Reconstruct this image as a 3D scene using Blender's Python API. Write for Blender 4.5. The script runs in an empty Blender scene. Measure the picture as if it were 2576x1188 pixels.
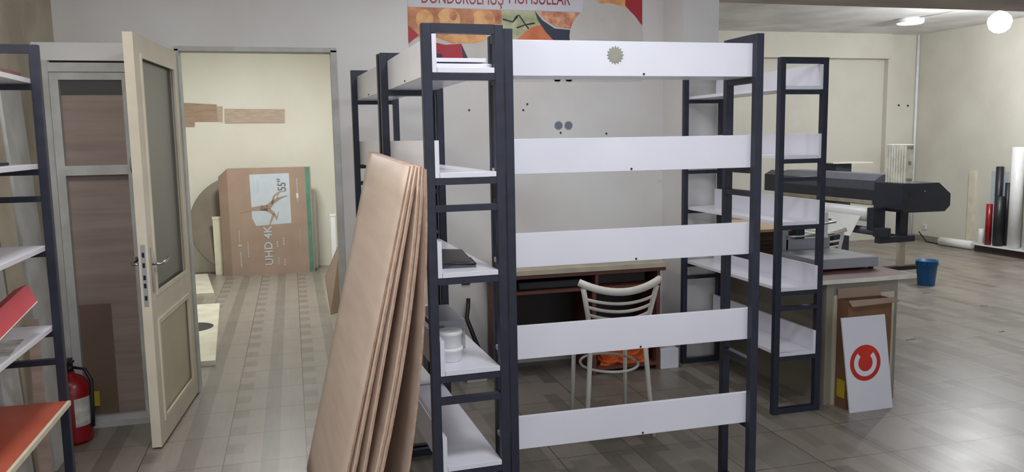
import bpy, bmesh, math, random
from mathutils import Vector, Matrix
random.seed(7)
S = bpy.context.scene
COL = S.collection
W, H = 2576, 1188
# ---------------------------------------------------------------- camera
FPX = 2030.3
yaw, pit, rol = .264013, .121168, .01701
CAM = Vector((0, 0, 1.5))
fwd = Vector((math.sin(yaw)*math.cos(pit), math.cos(yaw)*math.cos(pit), -math.sin(pit)))
right = Vector((math.cos(yaw), -math.sin(yaw), 0))
down = fwd.cross(right)
r2 = right*math.cos(rol) + down*math.sin(rol)
d2 = -right*math.sin(rol) + down*math.cos(rol)
cd = bpy.data.cameras.new('camera'); cam = bpy.data.objects.new('camera', cd); COL.objects.link(cam)
cd.sensor_width = 36; cd.lens = FPX/W*36; cd.clip_end = 100; cd.clip_start = .05
m = Matrix((r2, -d2, -fwd)).transposed().to_4x4(); m.translation = CAM
cam.matrix_world = m
S.camera = cam
def at(x, y, X=None, Y=None, Z=None):
    """point of a real plane that a photo pixel looks at"""
    d = r2*((x-1288)/FPX) + d2*((y-594)/FPX) + fwd
    if X is not None: t = (X-CAM.x)/d.x
    elif Y is not None: t = (Y-CAM.y)/d.y
    else: t = (Z-CAM.z)/d.z
    return CAM + d*t
# ---------------------------------------------------------------- materials
def lin(c):
    c = c/255
    return c/12.92 if c <= .04045 else ((c+.055)/1.055)**2.4
def rgb(*c): return tuple(lin(v) for v in c)+(1,)
def newmat(name):
    m = bpy.data.materials.new(name); m.use_nodes = True
    nt = m.node_tree; return m, nt, nt.nodes['Principled BSDF']
def N(nt, t, **k):
    n = nt.nodes.new(t)
    for a, v in k.items(): setattr(n, a, v)
    return n
def pm(name, c, rough=.5, metal=0, c2=None, scale=8, amt=None, bump=0, stretch=None, spec=.5, detail=4, coat=0):
    """principled material, colour wandering between c and c2 by object-space noise"""
    m, nt, b = newmat(name)
    b.inputs['Roughness'].default_value = rough; b.inputs['Metallic'].default_value = metal
    b.inputs['Specular IOR Level'].default_value = spec
    b.inputs['Coat Weight'].default_value = coat
    if c2 is None:
        c2 = tuple(v*.88 for v in c)
    tc = N(nt, 'ShaderNodeTexCoord'); mp = N(nt, 'ShaderNodeMapping'); no = N(nt, 'ShaderNodeTexNoise')
    nt.links.new(tc.outputs['Object'], mp.inputs[0]); nt.links.new(mp.outputs[0], no.inputs['Vector'])
    if stretch: mp.inputs['Scale'].default_value = stretch
    no.inputs['Scale'].default_value = scale; no.inputs['Detail'].default_value = detail
    cr = N(nt, 'ShaderNodeValToRGB')
    cr.color_ramp.elements[0].position = .35; cr.color_ramp.elements[1].position = .65
    cr.color_ramp.elements[0].color = rgb(*c2); cr.color_ramp.elements[1].color = rgb(*c)
    nt.links.new(no.outputs[0], cr.inputs[0]); nt.links.new(cr.outputs[0], b.inputs['Base Color'])
    if bump:
        bp = N(nt, 'ShaderNodeBump'); bp.inputs['Strength'].default_value = bump; bp.inputs['Distance'].default_value = .01
        nt.links.new(no.outputs[0], bp.inputs['Height']); nt.links.new(bp.outputs[0], b.inputs['Normal'])
    return m
def emit(name, c, s):
    m, nt, b = newmat(name)
    b.inputs['Base Color'].default_value = rgb(*c); b.inputs['Emission Color'].default_value = rgb(*c); b.inputs['Emission Strength'].default_value = s
    return m
def wallmat(name, c, c2, stain, sc=1.2):
    """painted plaster: large faded patches plus small scuffs"""
    m, nt, b = newmat(name); b.inputs['Roughness'].default_value = .75
    tc = N(nt, 'ShaderNodeTexCoord')
    n1 = N(nt, 'ShaderNodeTexNoise'); n1.inputs['Scale'].default_value = sc; n1.inputs['Detail'].default_value = 5
    n2 = N(nt, 'ShaderNodeTexNoise'); n2.inputs['Scale'].default_value = 9; n2.inputs['Detail'].default_value = 8; n2.inputs['Roughness'].default_value = .7
    for n in (n1, n2): nt.links.new(tc.outputs['Object'], n.inputs['Vector'])
    r1 = N(nt, 'ShaderNodeValToRGB'); r1.color_ramp.elements[0].position = .4; r1.color_ramp.elements[1].position = .62
    r1.color_ramp.elements[0].color = rgb(*c2); r1.color_ramp.elements[1].color = rgb(*c)
    r2_ = N(nt, 'ShaderNodeValToRGB'); r2_.color_ramp.elements[0].position = .66; r2_.color_ramp.elements[1].position = .8
    r2_.color_ramp.elements[0].color = (0, 0, 0, 1); r2_.color_ramp.elements[1].color = (.6, .6, .6, 1)
    mx = N(nt, 'ShaderNodeMix', data_type='RGBA')
    nt.links.new(n1.outputs[0], r1.inputs[0]); nt.links.new(n2.outputs[0], r2_.inputs[0])
    nt.links.new(r2_.outputs[0], mx.inputs[0]); nt.links.new(r1.outputs[0], mx.inputs[6]); mx.inputs[7].default_value = rgb(*stain)
    nt.links.new(mx.outputs[2], b.inputs['Base Color'])
    bp = N(nt, 'ShaderNodeBump'); bp.inputs['Strength'].default_value = .12; bp.inputs['Distance'].default_value = .01
    nt.links.new(n2.outputs[0], bp.inputs['Height']); nt.links.new(bp.outputs[0], b.inputs['Normal'])
    return m
def floormat():
    m, nt, b = newmat('floor_tile')
    L = nt.links.new
    tc = N(nt, 'ShaderNodeTexCoord'); sx = N(nt, 'ShaderNodeSeparateXYZ'); L(tc.outputs['Object'], sx.inputs[0])
    def M_(op, a, b_=None, c_=None):
        n = N(nt, 'ShaderNodeMath', operation=op)
        for i, v in enumerate((a, b_, c_)):
            if v is None: continue
            if isinstance(v, (int, float)): n.inputs[i].default_value = v
            else: L(v, n.inputs[i])
        return n.outputs[0]
    TX, TY = .3795, .396
    u = M_('DIVIDE', M_('ADD', sx.outputs[0], 20*TX-.003), TX)
    v = M_('DIVIDE', M_('ADD', sx.outputs[1], 20*TY-3.061), TY)
    fu = M_('FRACT', u); fv = M_('FRACT', v)
    # grout
    gu = M_('MINIMUM', fu, M_('SUBTRACT', 1.0, fu)); gv = M_('MINIMUM', fv, M_('SUBTRACT', 1.0, fv))
    g = M_('LESS_THAN', M_('MINIMUM', gu, gv), .0065)
    # five plank stripes in a tile, each cut at its own length
    col = M_('FLOOR', M_('MULTIPLY', u, 4.5)); colf = M_('FLOOR', M_('MULTIPLY', fu, 4.5))
    wn0 = N(nt, 'ShaderNodeTexWhiteNoise', noise_dimensions='1D'); L(col, wn0.inputs['W'])
    seg = M_('FLOOR', M_('ADD', M_('MULTIPLY', v, 1.0), M_('MULTIPLY', wn0.outputs[0], 3.0)))
    cb = N(nt, 'ShaderNodeCombineXYZ'); L(col, cb.inputs[0]); L(seg, cb.inputs[1])
    wn = N(nt, 'ShaderNodeTexWhiteNoise', noise_dimensions='3D'); L(cb.outputs[0], wn.inputs['Vector'])
    # checker blocks in the first stripe
    chk = M_('MODULO', M_('FLOOR', M_('MULTIPLY', v, 3.0)), 2.0)
    isf = M_('MULTIPLY', M_('LESS_THAN', colf, .5), 1.0)
    isd = M_('MULTIPLY', M_('GREATER_THAN', colf, 1.5), M_('LESS_THAN', colf, 2.5))
    corr = M_('LESS_THAN', sx.outputs[0], .9)   # laid with the block tile here, plain planks further right
    t0 = M_('ADD', M_('MULTIPLY', isf, M_('MULTIPLY', chk, .55)), M_('MULTIPLY', isd, .6))
    t0 = M_('ADD', t0, M_('MULTIPLY', wn.outputs[0], .18))
    t1 = M_('POWER', wn.outputs[0], 1.6)
    t = M_('ADD', M_('MULTIPLY', corr, t0), M_('MULTIPLY', M_('SUBTRACT', 1.0, corr), t1))
    gr = N(nt, 'ShaderNodeTexNoise'); gr.inputs['Scale'].default_value = 9; gr.inputs['Detail'].default_value = 6
    mp = N(nt, 'ShaderNodeMapping'); mp.inputs['Scale'].default_value = (5, .7, 1); L(tc.outputs['Object'], mp.inputs[0]); L(mp.outputs[0], gr.inputs['Vector'])
    t = M_('ADD', t, M_('MULTIPLY', M_('SUBTRACT', gr.outputs[0], .5), .5))
    cr = N(nt, 'ShaderNodeValToRGB'); L(t, cr.inputs[0])
    cr.color_ramp.elements[0].color = rgb(141, 134, 124); cr.color_ramp.elements[1].color = rgb(110, 103, 94)
    mx = N(nt, 'ShaderNodeMix', data_type='RGBA'); L(g, mx.inputs[0]); L(cr.outputs[0], mx.inputs[6]); mx.inputs[7].default_value = rgb(82, 77, 72)
    L(mx.outputs[2], b.inputs['Base Color'])
    n3 = N(nt, 'ShaderNodeTexNoise'); n3.inputs['Scale'].default_value = 2.5; L(tc.outputs['Object'], n3.inputs['Vector'])
    ro = M_('ADD', M_('MULTIPLY', n3.outputs[0], .25), .22); L(ro, b.inputs['Roughness'])
    bp = N(nt, 'ShaderNodeBump'); bp.inputs['Strength'].default_value = .25; bp.inputs['Distance'].default_value = .002
    L(M_('SUBTRACT', 1.0, g), bp.inputs['Height']); L(bp.outputs[0], b.inputs['Normal'])
    return m
M = dict(
    wall=wallmat('plaster_grey', (222, 222, 220), (212, 209, 206), (170, 160, 150)),
    cream=wallmat('plaster_cream', (214, 211, 199), (204, 200, 188), (186, 174, 160)),
    yellow=wallmat('plaster_yellow', (222, 221, 208), (216, 213, 199), (204, 190, 164)),
    leftw=wallmat('plaster_left', (190, 180, 160), (165, 155, 136), (120, 105, 85), 3),
    ceil=pm('ceiling_paint', (238, 238, 237), .8, scale=2),
    beam=pm('beam_paint', (190, 180, 172), .8, scale=2),
    steel=pm('black_steel', (44, 47, 62), .42, 0, (37, 40, 54), 20, spec=.4),
    lam=pm('white_laminate', (232, 232, 240), .28, c2=(226, 226, 236), scale=3),
    lamedge=pm('white_edge', (240, 238, 226), .4, scale=10),
    sticker=pm('sticker_grey', (168, 165, 150), .5),
    bsticker=pm('sticker_blue', (120, 128, 145), .5),
    dark=pm('dark_plastic', (30, 31, 36), .45, c2=(24, 25, 30)),
    doorw=pm('door_paint', (222, 214, 196), .45, c2=(212, 203, 184), scale=5, bump=.05),
    doorp=pm('door_panel_paint', (206, 195, 170), .5, c2=(198, 186, 160), scale=3),
    grain=pm('mdf_sheet', (218, 200, 186), .55, c2=(208, 188, 173), scale=3, stretch=(6, .5, 5), detail=8),
    mdfedge=pm('mdf_edge', (200, 170, 148), .7, c2=(176, 142, 120), scale=30),
    ply=pm('plywood_dusty', (188, 164, 154), .7, c2=(164, 140, 130), scale=4, stretch=(.4, 1, 6), detail=9),
    card=pm('cardboard', (160, 138, 122), .85, c2=(152, 130, 114), scale=4),
    card2=pm('cardboard_dark', (128, 92, 66), .85, c2=(112, 80, 58), scale=4),
    green=pm('green_tape', (88, 140, 118), .5),
    plabel=pm('label_paper', (188, 196, 202), .6, c2=(180, 188, 196)),
    ink=pm('grey_print', (118, 112, 108), .7),
    white=pm('white_plastic', (235, 235, 235), .35, c2=(228, 228, 228)),
    offw=pm('off_white', (222, 216, 196), .5, c2=(210, 203, 180), scale=12),
    fade=pm('old_white_paint', (196, 198, 196), .6, c2=(176, 176, 170), scale=6, bump=.15),
    marble=pm('white_marble', (224, 222, 204), .3, c2=(206, 200, 178), scale=6, detail=8),
    red=pm('extinguisher_red', (140, 18, 27), .3, c2=(130, 15, 24)),
    redb=pm('red_board', (196, 72, 84), .5, c2=(186, 64, 76)),
    orangeb=pm('orange_board', (192, 96, 72), .45, c2=(178, 84, 62), scale=5),
    yellowl=pm('yellow_label', (200, 176, 40), .5),
    chair=pm('chair_enamel', (226, 224, 216), .3, c2=(216, 213, 203), scale=10),
    maroon=pm('maroon_top', (128, 78, 74), .45, c2=(112, 66, 62), scale=20),
    wood=pm('desk_brown', (108, 62, 50), .5, c2=(92, 52, 42), scale=5, stretch=(1, 6, 6)),
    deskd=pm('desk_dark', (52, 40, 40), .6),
    beige=pm('desk_edge', (190, 180, 158), .5),
    counter=pm('counter_grey', (150, 144, 130), .55, c2=(142, 136, 122), scale=4),
    counterl=pm('counter_light', (204, 196, 176), .55, c2=(196, 188, 166), scale=4),
    machine=pm('machine_grey', (160, 164, 170), .4, c2=(152, 156, 162), scale=6),
    chrome=pm('chrome', (200, 200, 205), .2, 1),
    printer=pm('printer_dark', (42, 46, 60), .4, c2=(37, 41, 54)),
    printerl=pm('printer_lid', (92, 96, 108), .35, c2=(84, 88, 100)),
    blue=pm('blue_plastic', (24, 92, 150), .35, c2=(20, 84, 140)),
    tan=pm('tan_board', (214, 186, 140), .6, c2=(200, 170, 124), scale=3),
    tand=pm('dark_board', (88, 74, 56), .7, c2=(76, 62, 48), scale=6, stretch=(1, 1, 10)),
    logo=pm('logo_red', (214, 52, 40), .45),
    pw=pm('poster_white', (206, 205, 212), .5, c2=(200, 199, 206)),
    pr=pm('poster_red', (178, 44, 58), .5, c2=(168, 40, 54)),
    pb=pm('poster_bread', (214, 152, 102), .5, c2=(160, 92, 62), scale=9, detail=3),
    pbl=pm('poster_bread_light', (232, 180, 120), .5, c2=(206, 140, 88), scale=14),
    pg=pm('poster_herb', (196, 196, 160), .5, c2=(150, 158, 118), scale=14),
    pn=pm('poster_navy', (52, 56, 76), .5),
    po=pm('poster_orange', (216, 130, 84), .5, c2=(196, 106, 66), scale=12),
    pmeat=pm('poster_meat', (176, 88, 66), .5, c2=(226, 176, 140), scale=18),
    pd=pm('poster_faded', (204, 200, 196), .6, c2=(196, 190, 184), scale=5),
    pt=pm('poster_text', (158, 32, 52), .5),
    cloth=pm('orange_cloth', (226, 112, 50), .8, c2=(205, 88, 36), scale=20, bump=.4),
    dusty=pm('dusty_glass_back', (150, 150, 142), .6),
    paper=pm('paper_print', (205, 205, 200), .6, c2=(150, 150, 148), scale=14),
    clay=pm('exposed_patch', (172, 148, 128), .9, c2=(158, 134, 114), scale=9, stretch=(1, 1, 5)),
    clay2=pm('exposed_patch_light', (190, 172, 156), .9, c2=(176, 156, 140), scale=9, stretch=(1, 1, 6)),
    disc=pm('grey_tabletop', (132, 122, 108), .5, c2=(116, 106, 94), scale=3),
    lampw=emit('lamp_glow', (250, 252, 255), 235),
    lampd=emit('lamp_disc_glow', (255, 255, 255), 2.2),
)
M['floor'] = floormat()
def glassmat(name, c, alpha, rough=.25):
    m, nt, b = newmat(name)
    b.inputs['Base Color'].default_value = rgb(*c); b.inputs['Roughness'].default_value = rough; b.inputs['Alpha'].default_value = alpha
    return m
M['frost'] = glassmat('frosted_glass', (96, 95, 90), .93, .3)
M['pane'] = glassmat('dusty_glass', (150, 150, 145), .13, .25)
# ---------------------------------------------------------------- mesh helper
class MB:
    def __init__(s): s.bm = bmesh.new()
    def box(s, x0, x1, y0, y1, z0, z1, bev=0):
        vs = [s.bm.verts.new((x, y, z)) for x in (x0, x1) for y in (y0, y1) for z in (z0, z1)]
        f = [s.bm.faces.new([vs[i] for i in q]) for q in ((0,1,3,2),(4,6,7,5),(0,4,5,1),(2,3,7,6),(0,2,6,4),(1,5,7,3))]
        if bev:
            es = list({e for q in f for e in q.edges})
            bmesh.ops.bevel(s.bm, geom=es, offset=bev, segments=2, affect='EDGES', profile=.5)
        return s
    def hexa(s, p):   # 8 points: bottom ring 4, top ring 4
        vs = [s.bm.verts.new(q) for q in p]
        for q in ((3,2,1,0),(4,5,6,7),(0,1,5,4),(1,2,6,5),(2,3,7,6),(3,0,4,7)): s.bm.faces.new([vs[i] for i in q])
        return s
    def prism(s, pts, vec):
        a = [s.bm.verts.new(p) for p in pts]; b = [s.bm.verts.new(Vector(p)+Vector(vec)) for p in pts]
        n = len(a)
        s.bm.faces.new(a[::-1]); s.bm.faces.new(b)
        for i in range(n): s.bm.faces.new((a[i], a[(i+1) % n], b[(i+1) % n], b[i]))
        return s
    def tube(s, pts, r, n=10, r2=None, cap=True):
        pts = [Vector(p) for p in pts]; rings = []
        k = len(pts)
        up = None
        for i, p in enumerate(pts):
            t = (pts[min(i+1, k-1)]-pts[max(i-1, 0)]).normalized()
            if up is None:
                up = t.orthogonal().normalized()
            up = (up - t*up.dot(t)).normalized(); v = t.cross(up)
            rr = r if r2 is None else r+(r2-r)*i/(k-1)
            rings.append([s.bm.verts.new(p+(up*math.cos(2*math.pi*j/n)+v*math.sin(2*math.pi*j/n))*rr) for j in range(n)])
        for a, b in zip(rings, rings[1:]):
            for j in range(n):
                f = s.bm.faces.new((a[j], a[(j+1) % n], b[(j+1) % n], b[j])); f.smooth = True
        if cap:
            s.bm.faces.new(rings[0][::-1]); s.bm.faces.new(rings[-1])
        return s
    def lathe(s, prof, c, n=24, axis='Z'):
        rings = []
        for (r, h) in prof:
            ring = []
            for j in range(n):
                a = 2*math.pi*j/n; q = (r*math.cos(a), r*math.sin(a), h)
                if axis == 'Y': q = (q[0], q[2], q[1])
                if axis == 'X': q = (q[2], q[0], q[1])
                ring.append(s.bm.verts.new(Vector(c)+Vector(q)))
            rings.append(ring)
        for a, b in zip(rings, rings[1:]):
            for j in range(n):
                f = s.bm.faces.new((a[j], a[(j+1) % n], b[(j+1) % n], b[j])); f.smooth = True
        s.bm.faces.new(rings[0][::-1]); s.bm.faces.new(rings[-1])
        return s
    def xf(s, mat): bmesh.ops.transform(s.bm, matrix=mat, verts=s.bm.verts[:]); return s
    def build(s, name, mat, parent=None, label=None):
        bmesh.ops.recalc_face_normals(s.bm, faces=s.bm.faces[:])
        me = bpy.data.meshes.new(name); s.bm.to_mesh(me); s.bm.free()
        me.materials.append(M[mat] if isinstance(mat, str) else mat)
        o = bpy.data.objects.new(name, me); COL.objects.link(o)
        if parent: 
            o.parent = parent
        if label: o['label'] = label
        return o
def B(*a, **k): return MB().box(*a, **k)
def tag(o, label, cat, group=None, kind=None):
    o['label'] = label; o['category'] = cat
    if group: o['group'] = group
    if kind: o['kind'] = kind
    return o
def thing(name, label, cat, loc=(0, 0, 0), rz=0, group=None):
    o = bpy.data.objects.new(name, None); COL.objects.link(o); o.location = loc; o.rotation_euler = (0, 0, rz)
    o.empty_display_size = .05
    return tag(o, label, cat, group)
def struct(mb, name, mat, label=None):
    o = mb.build(name, mat); o['kind'] = 'structure'
    if label: o['label'] = label
    return o
def copy_tree(o, parent=None):
    c = o.copy(); COL.objects.link(c); c.parent = parent
    for ch in list(o.children): copy_tree(ch, c)
    return c
# ================================================================ SETTING
XL, XR, YB, YF = -1.24, 8.36, 5.08, 9.5
struct(B(-3, 9.5, -2.2, 10.6, -.12, 0), 'floor', 'floor')
struct(B(-3, 9.5, -2.2, 10.6, 2.8, 2.92), 'ceiling', 'ceil')
struct(B(XL-.15, XL, -2.2, YB, 0, 2.8), 'wall_left', 'leftw')
# back wall with doorway X -.60 .. .265, z 0..2.04
DX0, DX1, DZ = -.605, .262, 2.04
w = MB(); w.box(XL-.15, DX0, YB, YB+.1, 0, 2.8); w.box(DX1, 2.66, YB, YB+.1, 0, 2.8); w.box(DX0, DX1, YB, YB+.1, DZ, 2.8)
struct(w, 'wall_back', 'wall')
struct(B(2.45, 2.70, 4.79, YB, 0, 2.8), 'wall_pillar', 'wall')
# storeroom beyond the doorway
struct(B(-1.75, 1.0, 9.95, 10.05, 0, 2.8), 'wall_storeroom_end', 'yellow')
struct(B(-1.85, -1.75, YB+.1, 10.05, 0, 2.8), 'wall_storeroom_left', 'yellow')
struct(B(1.0, 1.1, YB+.1, 10.05, 0, 2.8), 'wall_storeroom_right', 'yellow')
# big room to the right
struct(B(2.60, 2.70, YB+.0, YF+.1, 0, 2.8), 'wall_partition', 'cream')
struct(B(2.7, 8.5, YF, YF+.1, 0, 2.8), 'wall_far', 'cream')
struct(B(XR, XR+.15, -2.2, YF+.1, 0, 2.8), 'wall_right', 'cream')
struct(B(2.7, 7.88, YF-.14, YF, 2.475, 2.8), 'trim_1', 'cream')
struct(B(7.88, XR, 9.42, YF, 0, 2.8), 'wall_far_pier', 'cream')
struct(MB().tube([(XR-.02, 9.40, 0), (XR-.02, 9.40, 2.8)], .02), 'trim_2', 'white')
struct(B(2.70, XR, 5.02, 5.35, 2.44, 2.8), 'trim_3', 'beam')
struct(B(XR-.012, XR, 8.55, 9.4, 0, .07), 'baseboard_right', 'counter')
struct(B(XR-.05, XR, 8.32, 8.40, 0, .98), 'trim_4', 'offw')
# door casing
d = MB(); d.box(DX0-.015, DX0+.005, YB-.012, YB+.112, 0, DZ+.0); d.box(DX1-.005, DX1+.03, YB-.012, YB+.112, 0, DZ); d.box(DX0-.015, DX1+.03, YB-.012, YB+.112, DZ-.01, DZ+.016)
struct(d, 'trim_5', 'fade')
# ================================================================ OPEN DOOR
P0 = Vector((-.609, 5.06, 0)); P1 = Vector((-.686, 4.164, 0))
L = (P1-P0).length; ang = math.atan2((P1-P0).y, (P1-P0).x)
door = bpy.data.objects.new('door_1', None); COL.objects.link(door); door.location = P0; door.rotation_euler = (0, 0, ang); door['kind'] = 'structure'
# local: x from hinge 0 to L at the free edge; local +y faces the room's right (thickness -.045..0)
T = .045
lf = MB()
gx0, gx1, gz0, gz1 = .10, L-.10, .76, 1.925
px0, px1, pz0, pz1 = .11, L-.09, .12, .63
zt = 2.02
for b_ in ((0, gx0, .01, zt), (gx1, L, .01, zt), (gx0, gx1, gz1, zt), (gx0, gx1, pz1, gz0), (gx0, gx1, .01, pz0)): lf.box(b_[0], b_[1], -T, 0, b_[2], b_[3])
lf.box(gx0, px0, -T, 0, pz0, pz1); lf.box(gx1, px1, -T, 0, pz0, pz1)
lf.build('door_leaf', 'doorw', door)
B(px0, px1, -T+.012, -.012, pz0, pz1).build('door_panel', 'doorp', door)
mo = MB()
for s_ in (0, -T):
    a, b_ = (-.004, .008) if s_ == 0 else (-T-.008, -T+.004)
    for q in ((px0-.005, px1+.005, pz0-.005, pz0+.02), (px0-.005, px1+.005, pz1-.02, pz1+.005), (px0-.005, px0+.02, pz0+.02, pz1-.02), (px1-.02, px1+.005, pz0+.02, pz1-.02),
              (gx0-.005, gx1+.005, gz0-.005, gz0+.015), (gx0-.005, gx1+.005, gz1-.015, gz1+.005), (gx0-.005, gx0+.015, gz0+.015, gz1-.015), (gx1-.015, gx1+.005, gz0+.015, gz1-.015)):
        mo.box(q[0], q[1], a, b_, q[2], q[3])
mo.build('door_moulding', 'doorw', door)
B(gx0, gx1, -T/2-.003, -T/2+.003, gz0, gz1).build('door_glass', 'frost', door)
hd = MB()
for s_, y0 in ((1, 0), (-1, -T)):
    hd.box(L-.065, L-.035, min(y0, y0+s_*.006), max(y0, y0+s_*.006), .78, 1.0)
    hd.tube([(L-.05, y0, .92), (L-.05, y0+s_*.045, .92), (L-.07, y0+s_*.05, .92), (L-.16, y0+s_*.048, .925), (L-.175, y0+s_*.055, .935)], .008)
hd.build('door_handle', 'chrome', door)
lk = MB(); lk.box(L, L+.002, -T+.012, -.012, .72, 1.02); 
lk.build('lock_plate', 'machine', door)
k = MB()
for z in (.76, .82, .86, .92, .97): k.box(L+.002, L+.004, -T+.017, -.017, z-.01, z+.012)
k.build('lock_bolt', 'dark', door)
# ================================================================ CLOSET with old glazed door
struct(B(XL, DX0-.16, 4.64, YB, 1.93, 2.02), 'trim_6', 'wall')
struct(B(-.76, -.735, 4.64, YB, 0, 1.93), 'wall_closet_side', 'wall')
cl = thing('glazed_cupboard_door', 'old white glazed cupboard door with wood board behind its two panes, left of open door', 'door', (-1.16, 4.6, 0))
cx, fw = .385, .04
fr = MB(); fr.box(0, fw, 0, .035, .03, 1.87); fr.box(cx-fw-.01, cx, 0, .035, .03, 1.87); fr.box(fw, cx-fw-.01, 0, .035, 1.83, 1.87); fr.box(fw, cx-fw-.01, 0, .035, .03, .06)
fr.build('door_frame', 'fade', cl)
B(fw, cx-fw-.01, -.002, .033, 1.345, 1.395).build('middle_rail', 'fade', cl)
B(fw, cx-fw-.01, .01, .014, 1.395, 1.83).build('glass_pane', 'pane', cl)
B(fw, cx-fw-.01, .01, .014, .06, 1.345).build('glass_pane', 'pane', cl)
MB().tube([(cx-.03, 0, 1.43), (cx-.03, -.025, 1.42), (cx-.03, -.025, 1.37), (cx-.03, 0, 1.36)], .006).build('pull_handle', 'machine', cl)
tag(B(-1.15, -.79, 4.646, 4.655, .035, 1.755).build('plywood_board', 'ply'), 'dusty reddish brown wood board standing behind the glazed cupboard door', 'board')
tag(B(-1.118, -.965, 4.637, 4.642, .035, .66).build('cardboard_sheet', 'card2'), 'brown cardboard strip standing low behind the cupboard glass', 'cardboard')
tag(B(-1.085, -1.045, 4.595, 4.599, .12, .20).build('yellow_sticker', 'yellowl'), 'yellow sticker low on the cupboard glass beside the fire extinguisher', 'sticker')
cs = MB(); cs.box(-1.235, -1.16, 4.585, 4.63, 0, 1.925); cs.box(-1.16, -.755, 4.59, 4.63, 1.87, 1.915); cs.box(-.775, -.755, 4.59, 4.63, 0, 1.87); cs.box(-1.16, -.755, 4.59, 4.63, 0, .03)
struct(cs, 'trim_7', 'fade')
# ================================================================ RACKS
T3 = .032
LV = (1.722, 1.367, 1.02, .67, .318)
def make_rack(name, label, Lh, D, loc, rz, levels=LV, rungs=(1.25, .565), top=1.885, fascia=True, yoff=0, group=None, side=0, oj=None, shelfmat='lam'):
    """local x = length, local y = depth; fascia stands on the y=0 side (side=1: on the y=D side)"""
    t = thing(name, label, 'shelving rack', loc, rz, group)
    for x in (0, Lh-T3):
        for y in (0, D-T3):
            B(x, x+T3, y, y+T3, 0, top, bev=.002).build('post', 'steel', t)
        for z in (top-T3,) + tuple(l-.024 for l in levels) + tuple(rungs) + (0,):
            h = T3 if z in (top-T3, 0) else .022
            B(x+.002, x+T3-.002, T3, D-T3, z, z+h).build('crossbar', 'steel', t)
    for i, l in enumerate(levels):
        F_ = .0165 if fascia else 0
        B(.001, Lh-.001, T3+.001+(0 if side else F_), D-T3-.001-(F_ if side else 0), l, l+.018, bev=.001).build('shelf_board', shelfmat, t)
        if fascia:
            if side: y0, y1 = D-T3-.0165, D-T3-.0005
            else: y0, y1 = T3+.0005, T3+.0165
            x0, x1 = .001, Lh-.001
            B(x0, x1, y0, y1, l, l+.128, bev=.001).build('front_panel', 'lam', t)
            yy = y0-.0015 if not side else y1+.0015
            MB().lathe([(.004, -.0015), (.004, .0015)], (Lh*.5+(.03, -.02, .0, .02, .03)[i], yy, l+.008), 10, 'Y').build('screw', 'dark', t)
    return t
rf = make_rack('shelving_rack', 'black steel rack with five white fascia shelves, standing front and centre with a star sticker', 1.042, .25, (.745, 2.82, 0), 0)
def run_rack(t, x, y, deg):
    t.location = (x, y, 0); t.rotation_euler = (0, 0, math.radians(deg))
ra = make_rack('shelving_rack', 'black steel rack seen end on, with white tubs and a black case on its shelves', .985, .283, (0, 0, 0), 0, side=1)
run_rack(ra, .720, 2.735, 90+2.2)
rb = make_rack('shelving_rack', 'black steel rack at the back wall, partly hidden behind the leaning wood sheets', .905, .262, (0, 0, 0), 0, side=1)
run_rack(rb, .655, 3.745, 90+3.6)
rr = make_rack('shelving_rack', 'black steel rack seen end on beside the counter, right of centre', 1.075, .285, (0, 0, 0), 0, side=0)
run_rack(rr, 2.705, 3.665, 90)      # fascia (local y=0) on world +X side
rl = make_rack('shelving_rack', 'black steel rack cut by the left photo edge, with red and orange boards', 1.02, .30, (0, 0, 0), 0, levels=(1.735, 1.412, 1.095, .777, .455), rungs=(1.285, .64), top=1.88, fascia=False)
run_rack(rl, -.905, 2.48, 90)
rl.rotation_euler = (0, math.radians(0), math.radians(90))
# star stickers
def star(c, r, n=16, r_in=.74, th=.0012, ax='Y'):
    pts = []
    for i in range(2*n):
        a = math.pi*i/n; q = r if i % 2 == 0 else r*r_in
        pts.append((c[0]+q*math.cos(a), c[1], c[2]+q*math.sin(a)))
    return MB().prism(pts, (0, -th, 0))
p = at(1548, 138, Y=2.85)
tag(star((p.x, 2.8503, p.z), .034).build('star_sticker', 'sticker'), 'beige star shaped sticker on the top white fascia of the front rack', 'sticker')
for (x, y, lab) in ((1405, 316, 'blue grey star sticker on back wall, left one of the lower pair'), (1430, 316, 'blue grey star sticker on back wall, right one of the lower pair')):
    p = at(x, y, Y=YB)
    tag(star((p.x, YB, p.z), .032, 14).build('star_sticker', 'bsticker'), lab, 'sticker')
for (x, y, lab) in ((1402, 196, 'grey star sticker just under the front rack top shelf, left one'), (1431, 196, 'grey star sticker just under the front rack top shelf, right one')):
    p = at(x, y, Y=YB)
    tag(star((p.x, YB, p.z), .032, 14).build('star_sticker', 'sticker'), lab, 'sticker')
# ================================================================ things on rack A
def lp(t, x, y): 
    c, s_ = math.cos(t.rotation_euler.z), math.sin(t.rotation_euler.z)
    return t.location.x+c*x-s_*y, t.location.y+s_*x+c*y
z4 = .67+.018; z3 = 1.02+.018; z1 = 1.722+.018
tb = thing('plastic_tub', 'upper of two stacked white round tubs on the end rack', 'tub', (.531, 2.87, z4+.052), 0, 'stacked tubs')
MB().lathe([(.040, 0), (.043, .004), (.044, .045), (.046, .046), (.046, .056), (.040, .058)], (0, 0, 0), 32).build('tub', 'white', tb)
MB().lathe([(.0465, .047), (.0475, .049), (.0475, .060), (.04, .061)], (0, 0, 0), 32).build('lid', 'white', tb)
t2 = copy_tree(tb); t2.location = (.531, 2.87, z4); t2['label'] = 'lower of two stacked white round tubs on the end rack'
for ch in t2.children: ch.scale = (1.02, 1.02, .85)
bx = thing('device_box', 'grey and white device box behind the white tubs', 'box', (.508, 3.02, z4), math.radians(2))
B(-.02, .115, 0, .32, 0, .075, bev=.004).build('body', 'paper', bx)
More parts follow.
